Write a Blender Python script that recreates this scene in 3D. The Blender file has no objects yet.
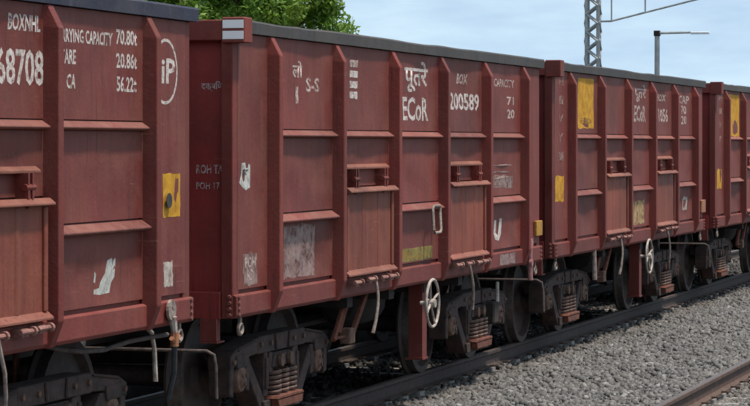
import bpy, bmesh, math, random
import numpy as np
from math import sin, cos, pi, radians
random.seed(7); rng = np.random.default_rng(7)
S = bpy.context.scene
COL = S.collection

# ------------------------------------------------------------------ camera
TH = radians(16.66)
cam = bpy.data.cameras.new('camera'); camo = bpy.data.objects.new('camera', cam); COL.objects.link(camo)
cam.sensor_width = 36; cam.lens = 2663*36/750; cam.shift_y = -60/750
cam.clip_start = 0.5; cam.clip_end = 6000
camo.location = (0, 0, 2.376); camo.rotation_euler = (pi/2, 0, TH - pi/2)
S.camera = camo

# ------------------------------------------------------------------ sky, sun, exposure
SUN_EL = radians(71); SUN_AZ = radians(-80)          # azimuth of the direction to the sun, from +X towards +Y
W = bpy.data.worlds.new('World'); S.world = W; W.use_nodes = True
nt = W.node_tree; nt.nodes.clear()
def N(t, kind, **kw):
    n = t.nodes.new(kind)
    for k, v in kw.items(): setattr(n, k, v)
    return n
out = N(nt, 'ShaderNodeOutputWorld'); bg = N(nt, 'ShaderNodeBackground'); bg.inputs[1].default_value = 0.112
sky = N(nt, 'ShaderNodeTexSky', sky_type='NISHITA'); sky.sun_disc = False
sky.sun_elevation = SUN_EL; sky.sun_rotation = pi/2 - SUN_AZ
sky.air_density = 1.0; sky.dust_density = 1.2; sky.ozone_density = 1.5; sky.altitude = 0
tc = N(nt, 'ShaderNodeTexCoord')
lift = N(nt, 'ShaderNodeVectorMath', operation='ADD'); lift.inputs[1].default_value = (0, 0, 0.22)
nrm = N(nt, 'ShaderNodeVectorMath', operation='NORMALIZE')
nt.links.new(tc.outputs['Generated'], lift.inputs[0]); nt.links.new(lift.outputs[0], nrm.inputs[0]); nt.links.new(nrm.outputs[0], sky.inputs[0])
mp = N(nt, 'ShaderNodeMapping'); mp.inputs['Scale'].default_value = (9, 9, 42); mp.inputs['Location'].default_value = (1.3, 0.4, 0.2)
cn = N(nt, 'ShaderNodeTexNoise'); cn.inputs['Scale'].default_value = 1.5; cn.inputs['Detail'].default_value = 6; cn.inputs['Roughness'].default_value = 0.55
cr = N(nt, 'ShaderNodeValToRGB'); cr.color_ramp.elements[0].position = 0.30; cr.color_ramp.elements[1].position = 0.82
cr.color_ramp.elements[0].color = (0.30, 0.30, 0.30, 1)
cr.color_ramp.elements[1].color = (0.95, 0.95, 0.95, 1)
mx = N(nt, 'ShaderNodeMixRGB'); mx.inputs[2].default_value = (4.9, 6.2, 6.8, 1)
nt.links.new(tc.outputs['Generated'], mp.inputs[0]); nt.links.new(mp.outputs[0], cn.inputs[0]); nt.links.new(cn.outputs[0], cr.inputs[0])
nt.links.new(cr.outputs[0], mx.inputs[0]); nt.links.new(sky.outputs[0], mx.inputs[1]); nt.links.new(mx.outputs[0], bg.inputs[0]); nt.links.new(bg.outputs[0], out.inputs[0])
sl = bpy.data.lights.new('sun', 'SUN'); sl.energy = 3.3; sl.angle = radians(5); sl.color = (1, 0.93, 0.83)
so = bpy.data.objects.new('sun', sl); COL.objects.link(so)
from mathutils import Vector
so.rotation_euler = Vector((-cos(SUN_EL)*cos(SUN_AZ), -cos(SUN_EL)*sin(SUN_AZ), -sin(SUN_EL))).to_track_quat('-Z', 'Y').to_euler()
S.view_settings.view_transform = 'Standard'; S.view_settings.look = 'None'; S.view_settings.gamma = 1
S.cycles.filter_width = 1.9
S.view_settings.use_curve_mapping = False; S.view_settings.exposure = 0.52

# ------------------------------------------------------------------ materials
def mat(name):
    m = bpy.data.materials.new(name); m.use_nodes = True
    t = m.node_tree; b = t.nodes['Principled BSDF']
    return m, t, b
def ramp(t, src, stops):
    r = N(t, 'ShaderNodeValToRGB'); e = r.color_ramp.elements
    while len(e) < len(stops): e.new(0.5)
    for i, (p, c) in enumerate(stops):
        e[i].position = p; e[i].color = (*c, 1) if len(c) == 3 else c
    t.links.new(src, r.inputs[0]); return r.outputs[0]
def noise(t, vec, scale, detail=4, rough=0.6, vscale=None):
    if vscale:
        mpn = N(t, 'ShaderNodeMapping'); mpn.inputs['Scale'].default_value = vscale; t.links.new(vec, mpn.inputs[0]); vec = mpn.outputs[0]
    n = N(t, 'ShaderNodeTexNoise'); n.inputs['Scale'].default_value = scale; n.inputs['Detail'].default_value = detail; n.inputs['Roughness'].default_value = rough
    t.links.new(vec, n.inputs['Vector']); return n.outputs[0]
def mix(t, fac, a, b, blend='MIX'):
    m = N(t, 'ShaderNodeMixRGB', blend_type=blend)
    for i, v in ((0, fac), (1, a), (2, b)):
        if hasattr(v, 'links'): t.links.new(v, m.inputs[i])
        else: m.inputs[i].default_value = v if i == 0 else (*v, 1)
    return m.outputs[0]
def bump(t, b, h, strength, dist):
    n = N(t, 'ShaderNodeBump'); n.inputs['Strength'].default_value = strength; n.inputs['Distance'].default_value = dist
    t.links.new(h, n.inputs['Height']); t.links.new(n.outputs[0], b.inputs['Normal'])
def pos(t): return N(t, 'ShaderNodeNewGeometry').outputs['Position']

def paint(name, base, dust, rust, dust_amt=0.5, rust_amt=0.4, rough=0.62, streak=0.5):
    """old oxide paint: patchy base, vertical run-off streaks, dust film and rust spots"""
    m, t, b = mat(name); p = pos(t)
    oi = N(t, 'ShaderNodeObjectInfo')
    big = noise(t, p, 0.9, 5)
    col = mix(t, ramp(t, big, [(0.3, (0, 0, 0)), (0.75, (1, 1, 1))]), tuple(x*0.8 for x in base), tuple(min(1, x*1.22) for x in base))
    tone = N(t, 'ShaderNodeMapRange'); tone.inputs[3].default_value = 0.80; tone.inputs[4].default_value = 1.18
    t.links.new(oi.outputs['Random'], tone.inputs[0])
    cb = N(t, 'ShaderNodeCombineColor'); [t.links.new(tone.outputs[0], cb.inputs[i]) for i in range(3)]
    col = mix(t, 1.0, col, cb.outputs[0], 'MULTIPLY')
    st = noise(t, p, 1.0, 6, 0.7, (9, 9, 0.55))
    col = mix(t, ramp(t, st, [(0.42, (0, 0, 0)), (0.75, (streak,)*3)]), col, tuple(x*0.42 for x in base))
    d1 = noise(t, p, 2.3, 8, 0.7)
    col = mix(t, ramp(t, d1, [(0.38, (0, 0, 0)), (0.72, (dust_amt,)*3)]), col, dust)
    st2 = noise(t, p, 1.0, 5, 0.65, (14, 14, 0.9))
    col = mix(t, ramp(t, st2, [(0.55, (0, 0, 0)), (0.78, (dust_amt*0.7,)*3)]), col, dust)
    r1 = noise(t, p, 6.5, 7, 0.75)
    col = mix(t, ramp(t, r1, [(0.60, (0, 0, 0)), (0.70, (rust_amt,)*3)]), col, rust)
    gr = noise(t, p, 0.75, 9, 0.72)
    col = mix(t, ramp(t, gr, [(0.50, (0, 0, 0)), (0.74, (0.6,)*3)]), col, tuple(x*0.35+0.006 for x in base))
    # thin rust runs below scattered spots, and pale scuffs
    run = noise(t, p, 1.0, 3, 0.5, (26, 26, 0.8)); gate = noise(t, p, 1.7, 3, 0.6)
    mm = N(t, 'ShaderNodeMath', operation='MULTIPLY')
    t.links.new(ramp(t, run, [(0.58, (0, 0, 0)), (0.68, (1, 1, 1))]), mm.inputs[0]); t.links.new(ramp(t, gate, [(0.5, (0, 0, 0)), (0.66, (0.75,)*3)]), mm.inputs[1])
    col = mix(t, mm.outputs[0], col, tuple(x*0.5 for x in rust))
    sc = noise(t, p, 1.0, 4, 0.6, (3.2, 3.2, 38)); gate2 = noise(t, p, 1.1, 2)
    m2 = N(t, 'ShaderNodeMath', operation='MULTIPLY')
    t.links.new(ramp(t, sc, [(0.64, (0, 0, 0)), (0.70, (1, 1, 1))]), m2.inputs[0]); t.links.new(ramp(t, gate2, [(0.52, (0, 0, 0)), (0.62, (0.55,)*3)]), m2.inputs[1])
    col = mix(t, m2.outputs[0], col, tuple(min(1, x*1.35) for x in dust))
    t.links.new(col, b.inputs['Base Color'])
    t.links.new(ramp(t, d1, [(0.3, (rough-0.12,)*3), (0.7, (rough+0.18,)*3)]), b.inputs['Roughness'])
    b.inputs['Specular IOR Level'].default_value = 0.35
    hgt = mix(t, 0.25, noise(t, p, 1.6, 2), noise(t, p, 30, 3))
    bump(t, b, hgt, 0.35, 0.03)
    return m
def simple(name, c0, c1, scale=8, rough=0.8, bmp=0.3, bd=0.01, metal=0):
    m, t, b = mat(name); p = pos(t); n = noise(t, p, scale, 7, 0.7)
    t.links.new(ramp(t, n, [(0.33, c0), (0.68, c1)]), b.inputs['Base Color'])
    b.inputs['Roughness'].default_value = rough; b.inputs['Metallic'].default_value = metal
    bump(t, b, n, bmp, bd); return m

def worn(name, c0, c1, scale, wear, ws=16):
    m, t, b = mat(name); p = pos(t); n = noise(t, p, scale, 6, 0.7)
    t.links.new(ramp(t, n, [(0.33, c0), (0.66, c1)]), b.inputs['Base Color']); b.inputs['Roughness'].default_value = 0.8
    b.inputs['Specular IOR Level'].default_value = 0.25
    w = noise(t, p, ws, 8, 0.78)
    t.links.new(ramp(t, w, [(wear-.10, (0.06,)*3), (wear+.05, (1, 1, 1))]), b.inputs['Alpha']); return m
M = {}
RED = (0.165, 0.025, 0.019); DUST = (0.20, 0.076, 0.058); RUST = (0.095, 0.03, 0.02)
M['paint'] = paint('oxide_paint', RED, DUST, RUST, 0.5, 0.45)
M['sheet'] = paint('sheet_paint', (0.162, 0.027, 0.020), (0.205, 0.080, 0.060), RUST, 0.6, 0.45, streak=0.6)
M['frame'] = paint('frame_paint', (0.172, 0.025, 0.017), DUST, RUST, 0.45, 0.5, streak=0.35)
M['door'] = paint('door_paint', (0.220, 0.046, 0.026), (0.27, 0.098, 0.058), (0.15, 0.04, 0.02), 0.55, 0.5, streak=0.75)
M['end'] = paint('end_paint', (0.235, 0.027, 0.023), (0.25, 0.06, 0.048), RUST, 0.25, 0.35)
M['rim'] = paint('rim_paint', (0.055, 0.048, 0.047), (0.13, 0.11, 0.10), (0.08, 0.05, 0.04), 0.5, 0.4)
M['rim_navy'] = paint('rim_navy_paint', (0.026, 0.027, 0.058), (0.13, 0.12, 0.12), (0.08, 0.06, 0.05), 0.4, 0.3)
M['iron'] = simple('cast_iron', (0.013, 0.008, 0.007), (0.078, 0.042, 0.033), 9, 0.85)
M['under'] = simple('underframe', (0.014, 0.011, 0.010), (0.04, 0.027, 0.022), 6, 0.9)
M['rust'] = simple('bright_rust', (0.06, 0.018, 0.010), (0.20, 0.062, 0.034), 14, 0.9)
M['bear'] = simple('bearing_dust', (0.05, 0.026, 0.018), (0.21, 0.115, 0.075), 16, 0.85)
M['wheel'] = simple('wheel_steel', (0.02, 0.013, 0.011), (0.07, 0.042, 0.034), 12, 0.7)
M['tread'] = simple('wheel_tread', (0.12, 0.10, 0.09), (0.25, 0.22, 0.20), 20, 0.45, 0.1, 0.002, 0.8)
M['white'] = simple('chipped_white_paint', (0.17, 0.11, 0.085), (0.58, 0.52, 0.46), 15, 0.7)
M['rod'] = simple('pale_rod', (0.10, 0.062, 0.05), (0.38, 0.31, 0.265), 22, 0.7)
M['dullrod'] = simple('dull_rod', (0.035, 0.025, 0.022), (0.13, 0.095, 0.085), 20, 0.8)
M['letter'] = worn('lettering_paint', (0.42, 0.33, 0.30), (0.70, 0.64, 0.60), 30, 0.445, 20)
M['faint'] = worn('worn_lettering', (0.34, 0.22, 0.19), (0.60, 0.50, 0.46), 30, 0.47, 18)
M['ghost'] = worn('ghost_lettering', (0.22, 0.10, 0.08), (0.40, 0.27, 0.23), 30, 0.50, 18)
M['faded'] = worn('faded_end_lettering', (0.30, 0.14, 0.13), (0.58, 0.46, 0.43), 30, 0.45, 22)
M['yellow'] = worn('yellow_paint', (0.36, 0.16, 0.015), (0.62, 0.33, 0.03), 9, 0.31, 9)
M['dulltag'] = simple('dull_yellow_tag', (0.24, 0.10, 0.02), (0.52, 0.28, 0.03), 12, 0.8, 0.2, 0.004)
M['dkyellow'] = worn('dull_yellow_print', (0.22, 0.10, 0.02), (0.38, 0.20, 0.03), 30, 0.45, 20)
M['olive'] = worn('olive_strip', (0.11, 0.08, 0.02), (0.26, 0.20, 0.06), 14, 0.42, 8)
M['cream'] = worn('cream_patch', (0.28, 0.16, 0.08), (0.46, 0.33, 0.16), 9, 0.46, 7)
M['paper'] = worn('torn_paper', (0.26, 0.25, 0.22), (0.60, 0.59, 0.55), 13, 0.38, 14)
M['notice'] = worn('chalky_notice', (0.19, 0.095, 0.085), (0.31, 0.235, 0.215), 9, 0.46, 6)
M['purple'] = worn('purple_chalk', (0.24, 0.10, 0.17), (0.36, 0.20, 0.30), 20, 0.38, 18)
M['black'] = simple('dark_print', (0.02, 0.018, 0.018), (0.05, 0.045, 0.04), 20, 0.8, 0.1, 0.002)
M['orange'] = simple('orange_fitting', (0.18, 0.06, 0.03), (0.42, 0.18, 0.08), 15, 0.7)
M['pink'] = simple('pink_pipe', (0.26, 0.085, 0.085), (0.40, 0.19, 0.18), 15, 0.7)
M['rubber'] = simple('rubber_hose', (0.018, 0.018, 0.018), (0.05, 0.05, 0.05), 20, 0.8)
M['galv'] = simple('galvanised_steel', (0.22, 0.23, 0.23), (0.40, 0.41, 0.41), 5, 0.6)
M['lamp'] = simple('lamp_housing', (0.60, 0.61, 0.62), (0.75, 0.76, 0.77), 5, 0.5)
M['concrete'] = simple('sleeper_concrete', (0.18, 0.165, 0.15), (0.33, 0.31, 0.285), 10, 0.9)
M['railside'] = simple('rusty_rail', (0.045, 0.024, 0.017), (0.12, 0.066, 0.047), 9, 0.85)
M['shaded'] = simple('shaded_rail', (0.018, 0.012, 0.010), (0.060, 0.036, 0.028), 9, 0.8)  # darker copy of the rusty rail: the train's shade put into its colour
M['railtop'] = simple('rail_head', (0.11, 0.085, 0.075), (0.22, 0.18, 0.165), 14, 0.4, 0.1, 0.002, 0.6)
# striped cap plate
m, t, b = mat('striped_plate'); b.inputs['Base Color'].default_value = (0.86, 0.80, 0.78, 1); b.inputs['Roughness'].default_value = 0.5; M['reflect'] = m
# ballast stones: one grey-brown tone per stone
m, t, b = mat('ballast_stone'); g = N(t, 'ShaderNodeNewGeometry')
c = ramp(t, g.outputs['Random Per Island'], [(0, (0.036, 0.035, 0.035)), (0.3, (0.078, 0.075, 0.075)), (0.55, (0.120, 0.116, 0.115)), (0.8, (0.162, 0.157, 0.156)), (0.95, (0.22, 0.213, 0.206)), (1, (0.36, 0.355, 0.35))])
big = noise(t, g.outputs['Position'], 0.8, 4)
c = mix(t, ramp(t, big, [(0.35, (0, 0, 0)), (0.7, (0.40,)*3)]), c, (0.135, 0.122, 0.11))
sy_ = N(t, 'ShaderNodeSeparateXYZ'); t.links.new(g.outputs['Position'], sy_.inputs[0])
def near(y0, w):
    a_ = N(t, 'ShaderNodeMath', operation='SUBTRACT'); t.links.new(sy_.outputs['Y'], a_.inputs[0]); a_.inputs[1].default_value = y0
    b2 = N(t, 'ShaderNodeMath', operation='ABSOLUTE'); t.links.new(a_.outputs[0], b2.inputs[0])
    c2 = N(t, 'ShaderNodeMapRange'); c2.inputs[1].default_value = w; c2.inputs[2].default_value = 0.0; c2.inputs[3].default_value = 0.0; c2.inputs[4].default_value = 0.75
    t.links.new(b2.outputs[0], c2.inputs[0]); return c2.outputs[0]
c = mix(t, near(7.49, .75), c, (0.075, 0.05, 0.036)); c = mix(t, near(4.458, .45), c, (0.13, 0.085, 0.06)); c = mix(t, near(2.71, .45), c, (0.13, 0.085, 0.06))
c = mix(t, 0.35, c, ramp(t, noise(t, g.outputs['Position'], 60, 3), [(0.3, (0.085, 0.08, 0.075)), (0.7, (0.26, 0.248, 0.237))]))
t.links.new(c, b.inputs['Base Color']); b.inputs['Roughness'].default_value = 0.9; b.inputs['Specular IOR Level'].default_value = 0.25; M['stone'] = m
m, t, b = mat('oil_shade_stone'); g = N(t, 'ShaderNodeNewGeometry')  # oil-stained tone, with the shade under the train put into the colour
t.links.new(ramp(t, g.outputs['Random Per Island'], [(0, (0.012, 0.011, 0.010)), (0.7, (0.035, 0.028, 0.023)), (1, (0.075, 0.06, 0.05))]), b.inputs['Base Color']); b.inputs['Roughness'].default_value = 0.75; M['oil_shade'] = m
M['bed'] = simple('ballast_bed', (0.03, 0.027, 0.024), (0.14, 0.125, 0.11), 24, 0.95, 0.8, 0.03)
M['soil'] = simple('ground_soil', (0.035, 0.04, 0.02), (0.11, 0.09, 0.055), 1.2, 0.95, 0.5, 0.05)
M['light_blocker_wall'] = simple('light_blocker_stone', (0.045, 0.04, 0.036), (0.12, 0.105, 0.09), 3, 0.95, 0.5, 0.03)
M['bark'] = simple('tree_bark', (0.05, 0.035, 0.025), (0.13, 0.10, 0.08), 8, 0.95)
m, t, b = mat('leaf'); g = N(t, 'ShaderNodeNewGeometry')
c = ramp(t, g.outputs['Random Per Island'], [(0, (0.07, 0.15, 0.014)), (0.5, (0.13, 0.25, 0.025)), (1, (0.22, 0.36, 0.05))])
c = mix(t, ramp(t, noise(t, g.outputs['Position'], 1.1, 3), [(0.38, (0, 0, 0)), (0.64, (0.8,)*3)]), c, (0.20, 0.30, 0.035))
t.links.new(c, b.inputs['Base Color']); b.inputs['Roughness'].default_value = 0.55
tr = N(t, 'ShaderNodeBsdfTranslucent'); t.links.new(c, tr.inputs[0]); ms = N(t, 'ShaderNodeMixShader'); ms.inputs[0].default_value = 0.45
t.links.new(b.outputs[0], ms.inputs[1]); t.links.new(tr.outputs[0], ms.inputs[2]); t.links.new(ms.outputs[0], t.nodes['Material Output'].inputs[0]); M['leaf'] = m

# ------------------------------------------------------------------ mesh helpers
class MB:
    def __init__(s): s.v = []; s.f = []; s.mi = []
    def add(s, vs, fs, mi=0):
        o = len(s.v); s.v += [tuple(v) for v in vs]; s.f += [tuple(i+o for i in f) for f in fs]; s.mi += [mi]*len(fs); return s
    def box(s, x0, x1, y0, y1, z0, z1, mi=0):
        return s.add([(x0,y0,z0),(x1,y0,z0),(x1,y1,z0),(x0,y1,z0),(x0,y0,z1),(x1,y0,z1),(x1,y1,z1),(x0,y1,z1)],
                     [(0,3,2,1),(4,5,6,7),(0,1,5,4),(1,2,6,5),(2,3,7,6),(3,0,4,7)], mi)
    def prism(s, prof, a, b, axis='x', mi=0):
        """profile in the plane across `axis`, swept from a to b; x: (y,z), y: (x,z)"""
        n = len(prof)
        pt = (lambda u, v, w: (w, u, v)) if axis == 'x' else ((lambda u, v, w: (u, w, v)) if axis == 'y' else (lambda u, v, w: (u, v, w)))
        vs = [pt(u, v, a) for u, v in prof] + [pt(u, v, b) for u, v in prof]
        return s.add(vs, [tuple(range(n)), tuple(range(2*n-1, n-1, -1))] + [(i, i+n, (i+1) % n+n, (i+1) % n) for i in range(n)], mi)
    def tube(s, pts, r, n=8, mi=0, closed=False):
        P = [Vector(p) for p in pts]; m = len(P); rs = r if isinstance(r, (list, tuple)) else [r]*m
        vs = []; up = None
        for i, p in enumerate(P):
            d = (P[(i+1) % m]-P[i-1]) if closed else (P[min(i+1, m-1)]-P[max(i-1, 0)])
            d.normalize()
            if up is None: up = Vector((0, 0, 1)) if abs(d.z) < 0.9 else Vector((1, 0, 0))
            a = d.cross(up); a.normalize(); bb = a.cross(d); up = bb
            vs += [p + (a*cos(2*pi*k/n) + bb*sin(2*pi*k/n))*rs[i] for k in range(n)]
        fs = [(i*n+k, i*n+(k+1) % n, ((i+1) % m)*n+(k+1) % n, ((i+1) % m)*n+k) for i in range(m if closed else m-1) for k in range(n)]
        if not closed: fs += [tuple(range(n-1, -1, -1)), tuple(range((m-1)*n, m*n))]
        return s.add(vs, fs, mi)
    def lathe(s, prof, c, axis='y', n=24, mi=0):
        """closed profile of (radius, along) turned about an axis through c"""
        m = len(prof); vs = []
        for k in range(n):
            a = 2*pi*k/n
            for r, h in prof:
                if axis == 'y': vs.append((c[0]+r*cos(a), c[1]+h, c[2]+r*sin(a)))
                elif axis == 'x': vs.append((c[0]+h, c[1]+r*cos(a), c[2]+r*sin(a)))
                else: vs.append((c[0]+r*cos(a), c[1]+r*sin(a), c[2]+h))
        fs = [(k*m+i, k*m+(i+1) % m, ((k+1) % n)*m+(i+1) % m, ((k+1) % n)*m+i) for k in range(n) for i in range(m)]
        return s.add(vs, fs, mi)
    def mesh(s, name, mats, smooth=False):
        me = bpy.data.meshes.new(name); me.from_pydata(s.v, [], s.f)
        for mm in (mats if isinstance(mats, (list, tuple)) else [mats]): me.materials.append(M[mm])
        me.polygons.foreach_set('material_index', s.mi)
        bm = bmesh.new(); bm.from_mesh(me); bmesh.ops.recalc_face_normals(bm, faces=bm.faces); bm.to_mesh(me); bm.free()
        if smooth:
            me.polygons.foreach_set('use_smooth', [True]*len(me.polygons))
            me.set_sharp_from_angle(angle=radians(40))
        me.update(); return me
def link(name, me, parent=None, loc=(0, 0, 0), rz=0):
    o = bpy.data.objects.new(name, me); COL.objects.link(o); o.location = loc; o.rotation_euler = (0, 0, rz)
    if parent: o.parent = parent
    return o
def tag(o, label, cat, group=None):
    o['label'] = label; o['category'] = cat
    if group: o['group'] = group
    return o
CACHE = {}
def cached(key, fn):
    if key not in CACHE: CACHE[key] = fn()
    return CACHE[key]

def text_mesh(body, x0, x1, z0, z1, m, y=0.0, shear=0.0):
    """lettering as a thin sheet in the XZ plane facing -Y, stretched to the given box"""
    cu = bpy.data.curves.new('lettering', 'FONT'); cu.body = body; cu.resolution_u = 2; cu.offset = 0.022
    cu.align_x = 'CENTER'; cu.space_line = 0.9
    o = bpy.data.objects.new('lettering', cu); COL.objects.link(o)
    me = bpy.data.meshes.new_from_object(o.evaluated_get(bpy.context.evaluated_depsgraph_get()))
    bpy.data.objects.remove(o); bpy.data.curves.remove(cu)
    n = len(me.vertices); a = np.zeros(n*3); me.vertices.foreach_get('co', a); a = a.reshape(-1, 3)
    mn, mxx = a.min(0), a.max(0); u = (a[:, :2]-mn[:2])/np.maximum(mxx[:2]-mn[:2], 1e-6)
    b = np.stack([x0+u[:, 0]*(x1-x0)+shear*u[:, 1], np.full(n, y), z0+u[:, 1]*(z1-z0)], 1)
    me.vertices.foreach_set('co', b.ravel()); me.materials.clear(); me.materials.append(M[m]); me.update(); return me
def ragged(x0, x1, z0, z1, m, rough=0.12, n=7, y=0.0, seed=0, th=0.002):
    """thin sheet with an uneven outline, in the XZ plane"""
    r = random.Random(seed); w, h = x1-x0, z1-z0; k = rough*min(w, h); P = []
    j = lambda: r.uniform(-k, k)*(1 if r.random() < .35 else .3)
    for i in range(n): P.append((x0+w*i/n+j(), z0+j()))
    for i in range(n): P.append((x1+j(), z0+h*i/n+j()))
    for i in range(n): P.append((x1-w*i/n+j(), z1+j()))
    for i in range(n): P.append((x0+j(), z1-h*i/n+j()))
    return MB().add([(a, y, b) for a, b in P], [tuple(range(len(P)))]).mesh('sheet', m)

# ------------------------------------------------------------------ ground, ballast bed, tracks
YT1, YT2 = 8.366, 3.585            # centre lines of the two tracks
def struct(o): o['kind'] = 'structure'; return o
gm = MB()
xs = [-400, 3000]; prof = [(-1500, -0.75), (0.2, -0.72), (12.2, -0.72), (15.2, -0.6), (15.6, 0.7), (17.5, 0.75), (24, 0.5), (60, 0.2), (1500, 0.0)]
gm.add([(x, y, z) for x in xs for y, z in prof], [(i, i+1, i+1+len(prof), i+len(prof)) for i in range(len(prof)-1)])
struct(link('ground', gm.mesh('ground', 'soil')))
bp = [(0.6, -0.715), (1.5, -0.24), (YT2-1.0, -0.225), (YT2+1.0, -0.225), (6.05, -0.235), (YT1-1.0, -0.225), (YT1+1.0, -0.225), (10.3, -0.24), (11.1, -0.715)]
bm_ = MB().add([(x, y, z) for x in (-60, 400) for y, z in bp], [(i, i+1, i+1+len(bp), i+len(bp)) for i in range(len(bp)-1)])
struct(link('ballast_bed', bm_.mesh('ballast_bed', 'bed')))

pf = MB().prism([(10.16, -.74), (10.16, .70), (10.10, .70), (10.10, .84), (15.2, .86), (15.2, -.74)], -60, 400, 'x')  # added platform wall, unseen: hides the lit far ground so the underside stays dark
struct(link('light_blocker_wall', pf.mesh('light_blocker_wall', 'light_blocker_wall')))

def rail_mesh(side):
    hp = [(-0.075, -0.172), (0.075, -0.172), (0.075, -0.162), (0.012, -0.146), (0.010, -0.05), (0.036, -0.036), (0.036, -0.006), (0.028, 0.0), (-0.028, 0.0), (-0.036, -0.006), (-0.036, -0.036), (-0.010, -0.05), (-0.012, -0.146), (-0.075, -0.162)]
    mb = MB().prism(hp, -60, 400, 'x')
    me = mb.mesh('rail', [side, 'railtop'])
    for p in me.polygons:
        if p.normal.z > 0.9 and p.center.z > -0.01: p.material_index = 1
    return me
def sleeper_mesh():
    mb = MB()
    mb.add([(-.125,-1.37,-.38),(.125,-1.37,-.38),(.125,1.37,-.38),(-.125,1.37,-.38),(-.09,-1.35,-.215),(.09,-1.35,-.215),(.09,1.35,-.215),(-.09,1.35,-.215)],
           [(0,3,2,1),(4,5,6,7),(0,1,5,4),(1,2,6,5),(2,3,7,6),(3,0,4,7)])
    for q in (-.873, .873): mb.box(-.088, .088, q-.10, q+.10, -.22, -.174)
    return mb.mesh('sleeper', 'concrete')
def clip_mesh():
    mb = MB(); mb.tube([(-.05, -.01, -.165), (-.05, .05, -.15), (0, .07, -.14), (.05, .05, -.15), (.05, -.01, -.15)], .009, 5)
    return mb.mesh('rail_clip', 'railside')
sme, cme = sleeper_mesh(), clip_mesh()
def track(yc, label, rme):
    t = tag(link('railway_track', None, None, (0, yc, 0)), label, 'railway track', 'parallel railway tracks')
    for s in (-1, 1): link('rail', rme, t, (0, s*0.873, 0))
    for i in range(96):
        x = 12 + i*0.6 + random.uniform(-.02, .02)
        sl_ = link('sleeper', sme, t, (x, 0, random.uniform(-.004, 0.0)))
        if i < 62:
            for s in (-1, 1): link('rail_clip', cme, sl_, (0, s*0.873-0.08, 0), pi)
    return t
track(YT1, 'railway track with dark rails that the red wagons stand on', rail_mesh('shaded'))
track(YT2, 'empty railway track with rusty rail crossing the lower right corner', rail_mesh('railside'))

# ballast stones (uncountable): deformed icosahedra scattered over the bed
IV = np.array([(-1,-1,-.8),(1,-1,-.8),(1,1,-.8),(-1,1,-.8),(-.8,-.8,.9),(.8,-.8,.9),(.8,.8,.9),(-.8,.8,.9)])*.78
IF = np.array([(0,3,2),(0,2,1),(4,5,6),(4,6,7),(0,1,5),(0,5,4),(1,2,6),(1,6,5),(2,3,7),(2,7,6),(3,0,4),(3,4,7)])
def stones(name, n, xr, yr, zf, smin, smax, power=1.0, m='stone'):
    x = xr[0] + (xr[1]-xr[0])*rng.random(n)**power; y = rng.uniform(*yr, n)
    ok = np.ones(n, bool)
    for yc in (YT1, YT2):
        for s in (-1, 1): ok &= np.abs(y-(yc+s*0.873)) > 0.095
        onsl = (np.abs(((x-12+0.3) % 0.6)-0.3) < 0.10) & (np.abs(y-yc) < 1.02)
        ok &= ~(onsl & (rng.random(n) < 0.6))
    x, y = x[ok], y[ok]; n = len(x)
    sz = smin + (smax-smin)*rng.random(n)**1.9
    z = zf(x, y) + rng.uniform(-0.5, 1.0, n)*sz*0.55 + 0.012*np.sin(x*1.7+y*2.3) + 0.01*np.sin(x*4.1-y*3.7)
    sc = sz[:, None]*rng.uniform(0.65, 1.15, (n, 3)); sc[:, 2] *= 0.85
    q = rng.normal(size=(n, 4)); q /= np.linalg.norm(q, axis=1)[:, None]
    w_, a, b_, c_ = q.T
    R = np.stack([np.stack([1-2*(b_*b_+c_*c_), 2*(a*b_-c_*w_), 2*(a*c_+b_*w_)], 1), np.stack([2*(a*b_+c_*w_), 1-2*(a*a+c_*c_), 2*(b_*c_-a*w_)], 1), np.stack([2*(a*c_-b_*w_), 2*(b_*c_+a*w_), 1-2*(a*a+b_*b_)], 1)], 1)
    V_ = IV[None]*(1+rng.uniform(-.42, .28, (n, len(IV), 3)))*sc[:, None, :]
    V_ = np.einsum('nij,nkj->nki', R, V_) + np.stack([x, y, z], 1)[:, None, :]
    F_ = (IF[None] + (np.arange(n)*len(IV))[:, None, None]).reshape(-1, 3)
    me = bpy.data.meshes.new(name); me.vertices.add(n*len(IV)); me.vertices.foreach_set('co', V_.ravel())
    me.loops.add(F_.size); me.loops.foreach_set('vertex_index', F_.ravel().astype(np.int32)); me.polygons.add(len(F_))
    me.polygons.foreach_set('loop_start', np.arange(len(F_), dtype=np.int32)*3); me.update(calc_edges=True); me.materials.append(M[m])
    return me
def zbed(x, y): return np.interp(y, [p[0] for p in bp], [p[1] for p in bp])
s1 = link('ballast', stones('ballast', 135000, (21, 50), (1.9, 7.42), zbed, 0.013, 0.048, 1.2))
tag(s1, 'loose grey crushed stone ballast between the two tracks', 'ballast'); s1['kind'] = 'stuff'
s2 = link('ballast', stones('ballast_under', 36000, (14, 75), (7.42, 10.1), zbed, 0.022, 0.055, 1.2, 'oil_shade'))
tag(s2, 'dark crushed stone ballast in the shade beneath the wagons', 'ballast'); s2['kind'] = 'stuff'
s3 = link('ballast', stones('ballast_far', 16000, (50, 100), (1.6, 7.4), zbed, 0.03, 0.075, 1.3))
tag(s3, 'far crushed stone ballast past the right edge of the picture', 'ballast'); s3['kind'] = 'stuff'

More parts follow.
